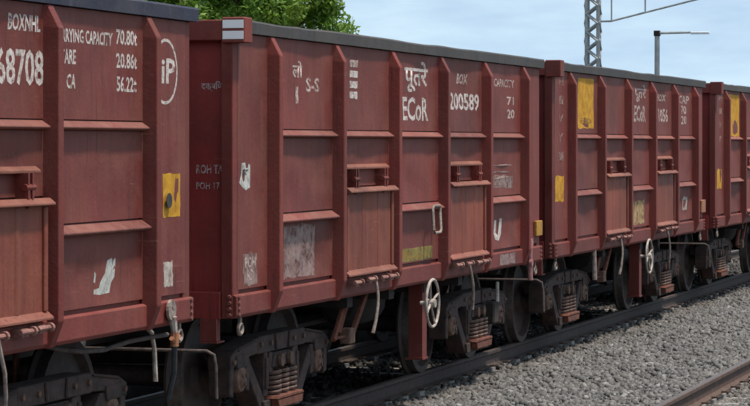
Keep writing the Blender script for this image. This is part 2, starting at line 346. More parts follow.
# ------------------------------------------------------------------ goods wagon parts (local: x along train, -y faces the camera, z=0 rail head)
SX = [-4.275, -2.565, -0.855, 0.855, 2.565, 4.275]; HL = 5.14
YS = -1.5                                   # side sheet
def stanchion_mesh():
    mb = MB(); rows = [(1.03, -1.535), (1.20, -1.60), (3.07, -1.60), (3.219, -1.522)]
    vs = []
    for z, y in rows:
        vs += [(-.066, -1.488, z), (-.042, y, z), (.042, y, z), (.066, -1.488, z)]
    fs = [(0, 1, 2, 3), (15, 14, 13, 12)]
    for i in range(3):
        for k in range(4): fs.append((i*4+k, (i+1)*4+k, (i+1)*4+(k+1) % 4, i*4+(k+1) % 4))
    me = mb.add(vs, fs).mesh('stanchion', 'frame'); return bevel(me, .006)
def bevel(me, w):
    b = bmesh.new(); b.from_mesh(me)
    bmesh.ops.bevel(b, geom=list(b.edges), offset=w, segments=1, affect='EDGES', profile=0.5)
    b.to_mesh(me); b.free(); me.update(); return me
def bbox(x0, x1, y0, y1, z0, z1, m, w=.006): return bevel(MB().box(x0, x1, y0, y1, z0, z1).mesh('plate', m), w)
def dish_fn(seed):
    r = np.random.default_rng(seed); ph = r.uniform(0, 6.3, 6); am = r.uniform(-1, 1, 6)
    def fn(u, v):
        u = min(max(u, 0), 1); v = min(max(v, 0), 1)
        return max(0.0, sin(pi*u)*sin(pi*v)*(0.010 + 0.008*am[0]*sin(5*u+ph[0]) + 0.007*am[1]*sin(4*v+ph[1]) + 0.008*am[2]*sin(8*u+5*v+ph[2]) + 0.006*am[3]*sin(11*u-7*v+ph[3])))
    return fn
EDG = [-HL+.10] + SX + [HL-.10]
TIERS = {'end': [(1.25, 3.215)], 'door': [(2.49, 3.215), (2.0, 2.415)], 'bay': [(2.49, 3.215), (1.815, 2.415), (1.25, 1.725)]}
def bay_kind(i): return 'end' if i in (0, 6) else ('door' if i in (2, 4) else 'bay')
def bay_span(i): return EDG[i] + (.055 if i else 0), EDG[i+1] - (.055 if i < 6 else 0)
def sheet_y(x, z):
    """local y of the dented side sheet at (x, z)"""
    for i in range(7):
        a, b = bay_span(i)
        if a-.06 <= x <= b+.06:
            for k, (z0, z1) in enumerate(TIERS[bay_kind(i)]):
                if z0-.04 <= z <= z1+.04: return YS + dish_fn_c(i*7+k)((x-a)/(b-a), (z-z0)/(z1-z0))
    return YS
def dish_fn_c(k): return cached(('dish', k), lambda: dish_fn(k))
def dished(w, h, m, seed):
    """side panel: a sheet with slight waves, front face at y=0"""
    nx, nz = 16, 10; mb = MB(); fn = dish_fn_c(seed)
    vs = []
    for j in range(nz+1):
        for i in range(nx+1):
            u, v = i/nx, j/nz
            vs.append((w*(u-.5), fn(u, v), h*v))
    fs = [(j*(nx+1)+i, j*(nx+1)+i+1, (j+1)*(nx+1)+i+1, (j+1)*(nx+1)+i) for j in range(nz) for i in range(nx)]
    mb.add(vs, fs); b0 = len(vs)
    me = mb.mesh('side_panel', m, True)
    if me.polygons[0].normal.y > 0: me.flip_normals()
    return me
def stiff_mesh(w, h, d):
    return bevel(MB().prism([(YS+.01, 0), (YS-d*.75, .006), (YS-d, h*.22), (YS-d, h*.36), (YS+.01, h)], -w/2, w/2, 'x').mesh('stiffener', 'stiff'), .003)
M['stiff'] = paint('stiffener_paint', (0.19, 0.045, 0.036), (0.235, 0.115, 0.085), RUST, 0.7, 0.35, streak=0.2)

def wavy_bar(prof, a, b, m, n=60):
    r = random.Random(11); mb = MB(); k = len(prof); vs = []
    dy = [0]*(n+1); dz = [0]*(n+1)
    for _ in range(9):
        c_, w_, ay, az = r.uniform(a, b), r.uniform(.12, .5), r.uniform(-.014, .008), r.uniform(-.012, .004)
        for i in range(n+1):
            e = math.exp(-((a+(b-a)*i/n-c_)/w_)**2); dy[i] += ay*e; dz[i] += az*e
    for i in range(n+1):
        for y, z in prof: vs.append((a+(b-a)*i/n, y+dy[i]*.8, z+(dz[i] if z > 3.28 else 0)))
    fs = [tuple(range(k)), tuple(range((n+1)*k-1, n*k-1, -1))] + [(i*k+j, (i+1)*k+j, (i+1)*k+(j+1) % k, i*k+(j+1) % k) for i in range(n) for j in range(k)]
    return mb.add(vs, fs).mesh('top_rim', m)
def door_meshes():
    D = {}
    mb = MB().box(-.72, .72, -1.555, -1.515, 1.262, 1.972)
    D['door'] = bevel(mb.mesh('door', 'door'), .006)
    D['door_rib'] = (MB().prism([(-.05, -1.553), (-.02, -1.561), (.02, -1.561), (.05, -1.553)], 1.275, 1.935, 'z').mesh('door_rib', 'door'))
    D['side_rib'] = bevel(MB().box(-.03, .03, -1.572, -1.552, 1.275, 1.935).mesh('door_rib', 'door'), .006)
    D['top_lip'] = bevel(MB().prism([(-1.55, 1.945), (-1.615, 1.945), (-1.615, 1.958), (-1.575, 1.99), (-1.55, 1.99)], -.735, .735, 'x').mesh('door_lip', 'doorlip'), .003)
    D['bottom_lip'] = bevel(MB().prism([(-1.53, 1.215), (-1.60, 1.222), (-1.60, 1.238), (-1.555, 1.275), (-1.53, 1.275)], -.74, .74, 'x').mesh('door_lip', 'doorlip'), .003)
    D['hinge_bar'] = bevel(MB().prism([(-1.49, 2.145), (-1.545, 2.147), (-1.545, 2.165), (-1.51, 2.19), (-1.49, 2.19)], -.66, .66, 'x').mesh('hinge_bar', 'doorlip'), .003)
    mb = MB().box(-.045, -.02, -1.585, -1.49, 1.985, 2.15).box(.02, .045, -1.585, -1.49, 1.985, 2.15).tube([(-.07, -1.57, 2.06), (.07, -1.57, 2.06)], .022, 8)
    mb.box(-.016, .016, -1.575, -1.545, 1.93, 2.085)
    D['hinge'] = mb.mesh('hinge', 'frame')
    mb = MB().box(-.05, .05, -1.60, -1.52, 1.135, 1.185).tube([(-.09, -1.605, 1.165), (.12, -1.605, 1.165)], .017, 8).lathe([(0.001, -.03), (.03, -.03), (.03, .0), (.001, .0)], (.12, -1.605, 1.165), 'x', 10)
    D['latch'] = mb.mesh('latch', 'latchm')
    return D
M['doorlip'] = paint('door_lip_paint', (0.21, 0.060, 0.036), (0.27, 0.125, 0.088), RUST, 0.7, 0.3, streak=0.2)
M['latchm'] = simple('latch_steel', (0.14, 0.045, 0.035), (0.38, 0.20, 0.16), 13, 0.8)

def side_frame():
    mb = MB(); y0, y1 = -1.24, -1.06
    def bar(p, q, w0, w1, yy0=y0, yy1=y1):
        p, q = Vector(p), Vector(q); d = (q-p).normalized(); n = Vector((-d[1], d[0]))
        P = [p+n*w0/2, p-n*w0/2, q-n*w1/2, q+n*w1/2]
        mb.prism([(a[0], a[1]) for a in P], yy0, yy1, 'y')
    # top chord, arch down to the pedestals
    mb.prism([(-.62, .66), (-.60, .80), (.60, .80), (.62, .66)], y0-.02, y1+.001, 'y')
    for s in (-1, 1):
        mb.prism([(s*.60, .668), (s*.60, .796), (s*1.12, .735), (s*1.26, .68), (s*1.26, .58), (s*1.16, .60), (s*1.0, .645)], y0-.018, y1, 'y')
        mb.prism([(s*1.16, .61), (s*1.255, .60), (s*1.25, .38), (s*1.17, .36)], y0-.01, y1-.002, 'y')     # pedestal legs
        mb.prism([(s*.78, .64), (s*.90, .64), (s*.865, .40), (s*.80, .38)], y0-.012, y1-.003, 'y')
        bar((s*.83, .60), (s*.43, .215), .11, .13, y0-.008, y1-.004)                                   # diagonals
        bar((s*.395, .665), (s*.395, .30), .085, .10, y0-.014, y1-.005)                              # columns
    mb.prism([(-.46, .165), (.46, .165), (.50, .27), (-.50, .27)], y0-.03, y1+.03, 'y')
    for s in (-1, 1):
        mb.prism([(s*.14, .672), (s*.16, .80), (s*.20, .80), (s*.18, .672)], y0-.038, y0-.015, 'y')
        mb.prism([(s*.62, .79), (s*1.10, .732), (s*1.10, .715), (s*.62, .772)], y0-.034, y0-.015, 'y')
        mb.box(s*.395-.03, s*.395+.03, y0-.03, y0-.01, .36, .62)
    return bevel(mb.mesh('side_frame', 'iron'), .008)
def spring_mesh():
    mb = MB()
    for cx, r, w in ((-.20, .082, .0165), (0.0, .082, .0165), (.20, .082, .0165)):
        P = [(cx+r*cos(a), -1.225+r*sin(a), .30+.215*k/64) for k in range(65) for a in (2*pi*5.4*k/64,)]
        mb.tube(P, w, 6)
    return mb.mesh('spring', 'spring', True)
M['spring'] = simple('spring_steel', (0.04, 0.022, 0.017), (0.20, 0.11, 0.08), 14, 0.75)
def wheel_mesh():
    mb = MB().lathe([(.06, .075), (.06, -.075), (.14, -.07), (.17, -.02), (.41, -.005), (.44, -.065), (.50, -.06), (.506, .02), (.535, .045), (.53, .068), (.44, .068), (.41, .03), (.17, .03), (.14, .075)], (0, 0, 0), 'y', 40)
    me = mb.mesh('wheel', ['wheel', 'tread'], True)
    for p in me.polygons:
        c_ = p.center; r = math.hypot(c_.x, c_.z)
        if r > .485 and c_.y < .02: p.material_index = 1
    return me
BOG = {}
def bogie_data():
    BOG['side_frame'] = side_frame(); BOG['spring'] = spring_mesh(); BOG['wheel'] = wheel_mesh()
    BOG['bolster'] = bevel(MB().box(-.2, .2, -1.17, 1.17, .53, .74).box(-.31, .31, -1.235, -.9, .525, .64).box(-.31, .31, .9, 1.235, .525, .64).lathe([(.001, 0), (.2, 0), (.2, .2), (.001, .2)], (0, 0, .74), 'z', 16).mesh('bogie', 'iron'), .006)
    BOG['bolster_end'] = bevel(MB().prism([(-.29, .53), (.29, .53), (.24, .63), (-.24, .63)], -1.275, -1.236, 'y').mesh('bolster_end', 'iron'), .006)
    mb = MB().lathe([(.001, 0), (.052, 0), (.052, .03), (.001, .03)], (0, -1.31, .58), 'y', 12)
    BOG['bolster_bolt'] = mb.mesh('bolster_bolt', 'bear')
    BOG['wedge'] = bevel(MB().prism([(-.06, .49), (.06, .49), (.05, .655), (-.02, .655)], -1.262, -1.20, 'y').mesh('wedge', 'iron'), .006)
    BOG['spring_seat'] = bevel(MB().prism([(-.34, .272), (.34, .272), (.31, .30), (-.31, .30)], -1.345, -1.02, 'y').prism([(-.30, .20), (.30, .20), (.33, .268), (-.33, .268)], -1.34, -1.271, 'y').mesh('spring_seat', 'rust'), .006)
    mb = MB().lathe([(.001, -.09), (.06, -.09), (.075, -.075), (.105, -.07), (.115, -.05), (.115, .11), (.001, .11)], (0, -1.19, 0), 'y', 20)
    for k in range(3): mb.lathe([(.001, -.105), (.016, -.105), (.016, -.085), (.001, -.085)], (.045*cos(k*2.094+.5), -1.19, .045*sin(k*2.094+.5)), 'y', 6)
    BOG['bearing'] = mb.mesh('bearing', 'bear', True)
    BOG['adapter'] = bevel(MB().prism([(-.13, .0), (.13, .0), (.15, .10), (-.15, .10)], -1.27, -1.08, 'y').mesh('adapter', 'iron'), .006)
    BOG['axle'] = MB().lathe([(.001, -1.12), (.07, -1.12), (.075, -.95), (.09, -.9), (.08, 0), (.09, .9), (.075, .95), (.07, 1.12), (.001, 1.12)], (0, 0, 0), 'y', 14).mesh('axle', 'wheel', True)
    BOG['brake_block'] = bevel(MB().prism([(0, .34), (.07, .32), (.09, .5), (.07, .68), (0, .66), (.025, .5)], -.90, -.80, 'y').mesh('brake_block', 'rust'), .004)
    BOG['brake_beam'] = MB().tube([(0, -1.0, .42), (0, 1.0, .42)], .04, 8).mesh('brake_beam', 'under')
def lever_data():
    BOG['brake_lever'] = bevel(MB().prism([(-.03, .34), (.03, .34), (.055, .62), (.03, .93), (-.02, .93), (-.045, .62)], -.70, -.675, 'y').mesh('brake_lever', 'rust'), .004)
    BOG['safety_strap'] = MB().tube([(-.40, -1.02, .80), (-.42, -1.03, .45), (-.36, -1.03, .30), (-.20, -1.03, .26)], .012, 6).mesh('safety_strap', 'dullrod', True)
    BOG['frame_bolt'] = MB().lathe([(.001, -.02), (.022, -.02), (.022, 0), (.001, 0)], (0, -1.255, 0), 'y', 6).mesh('frame_bolt', 'bear')
bogie_data(); lever_data()
def bogie(parent, x):
    b = link('bogie', BOG['bolster'], parent, (x, 0, 0))
    for s, rz in ((-1, 0), (1, pi)):
        for k in ('side_frame', 'spring', 'bolster_end', 'spring_seat'): link(k, BOG[k], b, (0, 0, 0), rz)
        link('brake_lever', BOG['brake_lever'], b, (-.62, 0, 0), rz); link('brake_lever', BOG['brake_lever'], b, (.62, 0, 0), rz); link('safety_strap', BOG['safety_strap'], b, (0, 0, 0), rz)
        if s < 0:
            for qx, qz in ((-.55, .735), (.55, .735), (-.30, .735), (.30, .735), (-1.20, .64), (1.20, .64)): link('frame_bolt', BOG['frame_bolt'], b, (qx, -.004, qz), rz)
        for q in (-.12, .12): link('bolster_bolt', BOG['bolster_bolt'], b, (q, 0, 0), rz)
        for q in (-1, 1):
            w = link('wedge', BOG['wedge'], b, (q*.30, 0, 0), rz)
            link('bearing', BOG['bearing'], b, (q*1.0, 0, .5), rz); link('adapter', BOG['adapter'], b, (q*1.0, 0, .585), rz)
            link('wheel', BOG['wheel'], b, (q*1.0, s*.865, .503), 0 if s < 0 else pi)
            link('brake_block', BOG['brake_block'], b, (q*.43 if q > 0 else -.43, 0 if s < 0 else 1.70, 0), 0) if q > 0 else link('brake_block', BOG['brake_block'], b, (-.43, 0 if s > 0 else -1.70, 0), pi)
    for q in (-1, 1):
        link('axle', BOG['axle'], b, (q*1.0, 0, .503)); link('brake_beam', BOG['brake_beam'], b, (q*.42, 0, 0))
    return b

def lever_mesh(dx, dz, m='rod', bow=.05):
    P = [(0, -1.61, 0), (dx*.1, -1.63, -.10*dz/.4), (dx*.35+bow*.25, -1.635, -.45*dz), (dx*.7+bow*.2, -1.63, -.75*dz), (dx, -1.615, -dz)]
    return MB().tube(P, [.013, .014, .014, .014, .017], 8).mesh('door_lever', m, True)
def handwheel_mesh():
    mb = MB(); R = .225
    mb.tube([(R*cos(2*pi*k/28), 0, R*sin(2*pi*k/28)) for k in range(28)], .014, 8, 0, True)
    for k in range(4):
        a = 2*pi*k/4+.4; mb.tube([(0, .02, 0), (R*cos(a), 0, R*sin(a))], .011, 6)
    mb.lathe([(.001, -.03), (.04, -.03), (.04, .05), (.001, .05)], (0, 0, 0), 'y', 12)
    mb.tube([(0, .03, 0), (0, .12, 0)], .018, 8)
    return mb.mesh('handwheel', 'white', True)

def make_wagon(xc, label, lift_z, rim='rim', cap_stripes=False):
    root = tag(link('goods_wagon', None, None, (xc, YT1, 0)), label, 'goods wagon', 'open goods wagons of the train'); root['_z'] = lift_z
    Z = lift_z
    def part(name, key, fn, loc=(0, 0, 0), rz=0, parent=root, z=True):
        return link(name, cached(key, fn), parent, (loc[0], loc[1], loc[2] + (Z if z and parent is root else 0)), rz)
    # --- body shell
    for s, rz in ((-1, 0), (1, pi)):
        part('side_wall', 'sidewall', lambda: MB().box(-HL+.03, HL-.03, -1.476, -1.44, 1.06, 3.22).mesh('side_wall', 'paint'), (0, 0, 0), rz)
        part('top_rim', 'rim'+rim+str(s), lambda: wavy_bar([(-1.535, 3.2225), (-1.54, 3.312), (-1.53, 3.326), (-1.40, 3.326), (-1.40, 3.2225)], -HL+.10 if s < 0 else -HL-.09, HL+.09 if s < 0 else HL-.10, rim), (0, 0, 0), rz)
        part('sill', 'sill', lambda: bevel(MB().prism([(-1.45, 1.035), (-1.512, 1.035), (-1.528, 1.06), (-1.528, 1.205), (-1.505, 1.216), (-1.45, 1.216)], -HL, HL, 'x').mesh('sill', 'paint'), .004), (0, 0, 0), rz)
        for x in SX: part('stanchion', 'stan', stanchion_mesh, (x, 0, 0), rz)
        part('end_wall', 'end', lambda: MB().box(-HL+.06, -HL+.10, -1.40, 1.40, 1.06, 3.24).mesh('end_wall', 'end'), (0, 0, 0), rz if s < 0 else pi)
        part('end_rail', 'erail', lambda: bevel(MB().prism([(-HL-.02, 3.16), (-HL-.02, 3.318), (-HL+.09, 3.318), (-HL+.09, 3.16)], -1.43, 1.43, 'y').mesh('end_rail', 'frame'), .006), (0, 0, 0), rz)
        part('end_sill', 'esill', lambda: bevel(MB().box(-HL-.015, -HL+.15, -1.40, 1.40, 1.03, 1.236).mesh('end_sill', 'end'), .006), (0, 0, 0), rz)
        for yy in (-1.45, 1.45):
            part('corner_post', 'cpost', lambda: bevel(MB().box(-HL-.005, -HL+.13, -.048, .045, 1.034, 3.218).mesh('corner_post', 'frame'), .006), (0, -yy if s > 0 else yy, 0), rz)
        for yy in ((-1.505, 1.505) if s < 0 else ()):
            part('corner_cap', 'ccap', lambda: bevel(MB().box(-HL-.04, -HL+.15, -.10, .085, 3.140, 3.336).mesh('corner_cap', 'frame'), .008), (0, -yy if s > 0 else yy, 0), rz)
    part('floor', 'floor', lambda: MB().box(-HL+.02, HL-.02, -1.44, 1.44, 1.10, 1.16).mesh('floor', 'under'))
    part('centre_sill', 'csill', lambda: MB().box(-HL, HL, -.28, .28, .80, 1.098).mesh('centre_sill', 'under'), z=False)
    for x in (-1.9, -.6, .6, 1.9): part('cross_bar', 'xbar', lambda: MB().box(-.08, .08, -1.43, 1.43, .93, 1.096).mesh('cross_bar', 'under'), (x, 0, 0), z=False)
    # --- panels of the camera side, bay by bay
    for i in range(7):
        a, b_ = bay_span(i); w = b_-a; cx = (a+b_)/2; kind = bay_kind(i)
        for k, (z0, z1) in enumerate(TIERS[kind]):
            me = cached(('pan', i, k), lambda: dished(w, z1-z0, 'sheet', i*7+k)); link('side_panel', me, root, (cx, YS, z0+Z))
        if kind != 'end':
            part('upper_stiffener', 'ust', lambda: stiff_mesh(1.575, .066, .055), (cx, 0, 2.418))
        if kind == 'bay':
            part('lower_stiffener', 'lst', lambda: stiff_mesh(1.575, .080, .068), (cx, 0, 1.725))
        if kind == 'door':
            if 'D' not in CACHE: CACHE['D'] = door_meshes()
            D = CACHE['D']; d = link('door', D['door'], root, (cx, 0, Z))
            for q in (-.20, .27): link('door_rib', D['door_rib'], d, (q, 0, 0))
            for q in (-.685, .685): link('door_rib', D['side_rib'], d, (q, 0, 0))
            link('door_lip', D['top_lip'], d); link('door_lip', D['bottom_lip'], d); link('hinge_bar', D['hinge_bar'], d)
            for q in (-.46, .42): link('hinge', D['hinge'], d, (q, 0, 0))
            for q in (-.52, -.12, .30, .56): link('latch', D['latch'], d, (q, 0, random.uniform(-.008, .012)))
            link('door_lever', cached(('lev', i), lambda: lever_mesh(-.12 if i == 2 else .08, .45)), d, (-.02 + (.04 if i == 2 else -.10), 0, 1.15))
    # --- rivets at the corners, hooks, steps, brake gear
    rv = MB()
    for k in range(4): rv.lathe([(.001, 0), (.02, 0), (.016, -.014), (.001, -.016)], (-HL+.05, -1.527, 1.06+.046*k), 'y', 8)
    for k in range(4): rv.lathe([(.001, 0), (.02, 0), (.016, -.014), (.001, -.016)], (-HL-.005, -1.47, 1.06+.046*k), 'x', 8)
    for s in (0, 1):
        rr_ = part('rivet_row', ('rv', s), lambda: rv.mesh('rivet_row', 'stiff') if s == 0 else MB().add([(-v[0], v[1], v[2]) for v in rv.v], rv.f).mesh('rivet_row', 'stiff'))
        rr_['kind'] = 'stuff'
    def hook():
        mb = MB().tube([(0, 0, .05), (0, 0, -.02)], .014, 6)
        mb.tube([(.045*cos(a), 0, -.055+.04*sin(a)) for a in [2*pi*k/14 for k in range(14)]], .016, 6, 0, True)
        return mb.mesh('tow_ring', 'rod', True)
    for x in (-4.95, 4.95): part('tow_ring', 'hook', hook, (x, -1.49, 1.0))
    part('foot_step', 'fstep', lambda: MB().box(-.05, -.03, -.065, .065, .86, 1.035).box(-.052, .03, -.066, -.05, .862, 1.033).box(-.052, .03, .05, .066, .862, 1.033).box(-.05, .12, -.07, .07, .845, .858).mesh('foot_step', 'frame'), (-HL+.02, -1.31, 0))
    def ulever():
        return MB().tube([(-HL-.18, -.2, .80), (-HL-.2, -1.15, .80), (-HL-.2, -1.36, .80), (-HL-.2, -1.42, .77), (-HL-.2, -1.435, .68), (-HL-.2, -1.44, .44)], .013, 8).mesh('uncoupling_lever', 'dullrod', True)
    part('uncoupling_lever', 'ulev', ulever, z=False)
    def coupler():
        mb = MB().box(-.5, .1, -.09, .09, .98, 1.14).prism([(-.5, -.12), (-.62, -.17), (-.70, -.05), (-.60, .02), (-.66, .14), (-.52, .19), (-.45, .10)], .93, 1.19, 'z')
        return bevel(mb.mesh('coupler', 'iron'), .012)
    part('coupler', 'coup', coupler, (-HL+.02, 0, -.05), z=False); part('coupler', 'coup', coupler, (HL-.02, 0, -.05), pi, z=False)
    def hose(): return MB().tube([(-HL-.05, -.35, .98), (-HL-.22, -.36, .90), (-HL-.30, -.36, .70), (-HL-.36, -.30, .52), (-HL-.46, -.24, .46)], .028, 8).mesh('brake_hose', 'rubber', True)
    part('brake_hose', 'hose', hose, z=False); part('brake_hose', 'hose', hose, rz=pi, z=False)
    bogie(root, -3.26); bogie(root, 3.26)
    # brake post, handwheel and rigging
    part('brake_post', 'bpost', lambda: MB().box(.50, .52, -1.40, -1.28, .30, 1.03).box(.50, .66, -1.42, -1.40, .30, 1.03).box(.64, .66, -1.40, -1.28, .30, 1.03).box(.48, .68, -1.43, -1.25, .28, .30).mesh('brake_post', 'frame'))
    part('handwheel', 'hwheel', handwheel_mesh, (.08, -1.64, .855))
    part('brake_cylinder', 'bcyl', lambda: MB().lathe([(.001, -.3), (.16, -.3), (.18, -.27), (.18, .25), (.15, .3), (.001, .3)], (-.3, .55, .75), 'x', 18).mesh('brake_cylinder', 'under', True), z=False)
    part('air_reservoir', 'ares', lambda: MB().lathe([(.001, -.5), (.15, -.48), (.22, -.38), (.22, .38), (.15, .48), (.001, .5)], (.9, -.6, .80), 'x', 18).mesh('air_reservoir', 'under', True), z=False)
    part('brake_rod', 'brod', lambda: MB().tube([(-2.9, -.42, .62), (2.9, -.42, .66)], .022, 6).mesh('brake_rod', 'under', True), z=False)
    def hanger():
        mb = MB().tube([(-1.81, -1.37, 1.03), (-2.19, -1.37, .66)], .027, 6).tube([(-1.62, -1.33, 1.03), (-1.95, -1.33, .70)], .034, 6).tube([(-1.2, -1.37, 1.03), (-1.69, -1.37, .64)], .030, 6).tube([(-2.2, -1.37, .67), (-1.66, -1.37, .67)], .014, 6)
        return mb.mesh('brake_hanger', 'rust', True)
    part('brake_hanger', 'bhang', hanger)
    part('hanger_block', 'bhblk', lambda: bevel(MB().box(-1.86, -1.70, -1.42, -1.32, .60, .74).mesh('hanger_block', 'bear'), .01))
    return root, part
def conform(o, lay):
    """lay a flat print on the dented side sheet: lay = layer number above the paint"""
    me = o.data; zoff = o.parent.get('_z', 0.0)
    for v in me.vertices: v.co.y = sheet_y(v.co.x, v.co.z - zoff) - .0011*lay - (.0006 if v.co.y < -1e-4 else 0)
    return o
def letter(root, body, x0, x1, z0, z1, m='letter', lay=1, name='lettering'):
    return conform(link(name, text_mesh(body, x0, x1, z0, z1, m), root), lay)
def flat_poly(P, m):
    me = MB().add([(a, 0, b) for a, b in P], [tuple(range(len(P)))]).mesh('sheet', m); return me
def sheet(root, name, x0, x1, z0, z1, m, rough=.06, lay=1, seed=1, label=None):
    o = conform(link(name, ragged(x0, x1, z0, z1, m, rough, 7, 0, seed), root), lay)
    if label: o['label'] = label
    return o
def ring_mark(root, cx, cz, R, w, m, y):
    P = [(cx+R*cos(2*pi*k/40), cz+R*sin(2*pi*k/40)) for k in range(40)]; Q = [(cx+(R-w)*cos(2*pi*k/40), cz+(R-w)*sin(2*pi*k/40)) for k in range(40)]
    mb = MB().add([(a, y, b) for a, b in P] + [(a, y, b) for a, b in Q], [(k, (k+1) % 40, 40+(k+1) % 40, 40+k) for k in range(40)])
    return conform(link('painted_ring', mb.mesh('painted_ring', m), root), 1)

# ------------------------------------------------------------------ the four wagons in view
w1, p1 = make_wagon(13.09, 'nearest brown-red open goods wagon marked 68708 and circled iP, cut off at left', .04, 'rim_navy')
letter(w1, 'BOXNHL', 1.99, 2.46, 3.075, 3.18, 'letter')
letter(w1, '68708', 1.83, 2.51, 2.735, 2.965)
letter(w1, 'CARRYING CAPACITY', 2.66, 3.68, 3.03, 3.12)
for (tx, z0), tl in zip((('70.80t', 3.045), ('20.86t', 2.885), ('56.22t', 2.725)), ('', 'TARE', 'CA')):
    letter(w1, tx, 3.74, 4.10, z0, z0+.105)
    if tl: letter(w1, tl, 2.78 if tl == 'TARE' else 2.88, 3.03, z0+.005, z0+.10)
ring_mark(w1, 4.66, 2.885, .235, .022, 'letter', 0)
letter(w1, 'iP', 4.585, 4.85, 2.80, 2.98)
sheet(w1, 'yellow_plate', 4.63, 4.94, 1.845, 2.155, 'yellow', .03, seed=3, label='yellow painted plate with a dark round hole')
link('plate_hole', MB().lathe([(.001, 0), (.055, 0), (.055, -.004), (.001, -.004)], (4.70, YS-.008, 1.965), 'y', 16).mesh('plate_hole', 'black'), w1)
P1 = ([(3.35, 1.37), (3.46, 1.36), (3.63, 1.365), (3.66, 1.43), (3.72, 1.47), (3.73, 1.60), (3.69, 1.585), (3.68, 1.54), (3.665, 1.60), (3.58, 1.585), (3.545, 1.50), (3.47, 1.44), (3.45, 1.405), (3.36, 1.40)])
o = conform(link('paint_patch', flat_poly(P1, 'paper'), w1), 1); conform(link('paint_patch', flat_poly([(3.36, 1.45), (3.385, 1.44), (3.40, 1.50), (3.375, 1.52)], 'paper'), w1), 1); o['label'] = 'pale flaking paint patch'
sheet(w1, 'paper_label', 4.62, 4.80, 1.35, 1.53, 'white', .05, seed=5, label='small white label near the wagon end')
# end valve of the first wagon: ring plate, white pipe, orange fork
link('air_cock', MB().lathe([(.02, 0), (.075, 0), (.075, -.02), (.02, -.02)], (4.62, -1.545, 1.19), 'y', 16).tube([(4.62, -1.54, 1.24), (4.62, -1.55, 1.14)], .02, 8).mesh('air_cock', 'rod'), w1)
link('cock_pipe', MB().tube([(4.64, -1.56, 1.14), (4.66, -1.565, 1.02)], [.03, .026], 8).mesh('cock_pipe', 'white', True), w1)
link('cock_fork', MB().tube([(4.66, -1.565, 1.03), (4.66, -1.565, .93)], .032, 8).tube([(4.60, -1.565, .99), (4.655, -1.565, .95)], .018, 6).tube([(4.74, -1.565, 1.0), (4.665, -1.565, .95)], .018, 6).mesh('cock_fork', 'orange', True), w1)
link('cock_hose', MB().tube([(4.66, -1.565, .94), (4.67, -1.56, .75), (4.70, -1.5, .55)], .022, 8).mesh('cock_hose', 'rubber', True), w1)
link('brake_pipe', MB().tube([(2.9, -1.22, 1.08), (3.3, -1.27, 1.0), (3.6, -1.3, .965), (3.9, -1.34, .955), (4.3, -1.36, .985), (4.8, -1.36, .985), (5.2, -1.30, .97)], .017, 8).mesh('brake_pipe', 'dullrod', True), w1)
link('valve_handle', MB().tube([(5.06, -1.18, 1.04), (5.20, -1.18, .98), (5.25, -1.18, .85), (5.25, -1.19, .62)], [.016, .016, .018, .02], 8).mesh('valve_handle', 'white', True), w1)

w2, p2 = make_wagon(24.305, 'brown-red open goods wagon lettered ECoR, red and white striped plate on its top corner', 0)
for z0 in (3.168, 3.252): link('cap_stripe', MB().box(-HL-.043, -HL-.040, -1.598, -1.43, z0, z0+.062).mesh('cap_stripe', 'reflect'), w2)
letter(w2, 'लो', -3.68, -3.42, 2.91, 3.05, 'faint'); letter(w2, 'S-S', -3.33, -2.98, 2.80, 2.92, 'faint')
sheet(w2, 'paint_bar', -3.59, -3.53, 2.70, 2.84, 'faint', .1, 1, 4)
for k in range(4): sheet(w2, 'white_square', -2.115, -1.87, 2.765+.092*k, 2.825+.092*k, 'letter' if k < 3 else 'faint', .1, 1, 20+k)
letter(w2, 'पूतरे', -.40, .42, 2.855, 3.15); letter(w2, 'ECoR', -.43, .43, 2.585, 2.81)
letter(w2, 'BOX', 1.54, 1.97, 2.97, 3.075, 'faint'); letter(w2, '200589', 1.25, 2.40, 2.705, 2.88)
letter(w2, 'CAPACITY', 3.02, 3.93, 2.975, 3.06, 'faint'); letter(w2, '71', 3.62, 3.92, 2.785, 2.875, 'faint'); letter(w2, '20', 3.60, 3.96, 2.64, 2.74, 'faint')
P2 = ([(-5.0, 2.07), (-4.93, 2.035), (-4.82, 2.01), (-4.72, 2.03), (-4.71, 2.20), (-4.75, 2.215), (-4.77, 2.185), (-4.83, 2.18), (-4.86, 2.225), (-4.95, 2.22), (-4.96, 2.13)])
o = conform(link('torn_label', flat_poly(P2, 'paper'), w2), 1); o['label'] = 'torn off-white paper label on the corner panel'
letter(w2, 'हटा', -4.93, -4.76, 2.12, 2.17, 'black', 2)
sheet(w2, 'notice', -4.90, -4.58, 1.275, 1.52, 'notice', .08, 1, 8, 'faded grey notice low on the corner panel')
letter(w2, 'POH\nRD', -4.86, -4.62, 1.31, 1.49, 'faint', 2)
sheet(w2, 'notice', -3.93, -3.10, 1.275, 1.70, 'notice', .05, 1, 9, 'chalky grey notice panel with purple scrawl')
letter(w2, 'ओ  स\nSR 5', -3.52, -3.16, 1.32, 1.53, 'purple', 2)
sheet(w2, 'olive_strip', -.50, .58, 1.262, 1.385, 'olive', .08, 1, 10, 'dull yellow-green painted strip')
letter(w2, 'RETURN', -.40, .45, 1.29, 1.36, 'dkyellow', 2)
for k in range(4): sheet(w2, 'chalk_line', 2.95, 3.70+.1*(k % 2), 1.92+.07*k, 1.935+.07*k, 'notice', .5, 2, 30+k)
sheet(w2, 'chalk_patch', 3.0, 3.85, 1.90, 2.03, 'notice', .15, 1, 35)
conform(link('white_mark', flat_poly([(3.05, 1.56), (3.14, 1.56), (3.16, 1.42), (3.24, 1.39), (3.28, 1.57), (3.40, 1.57), (3.38, 1.40), (3.26, 1.335), (3.12, 1.35), (3.05, 1.42)], 'letter'), w2), 1)
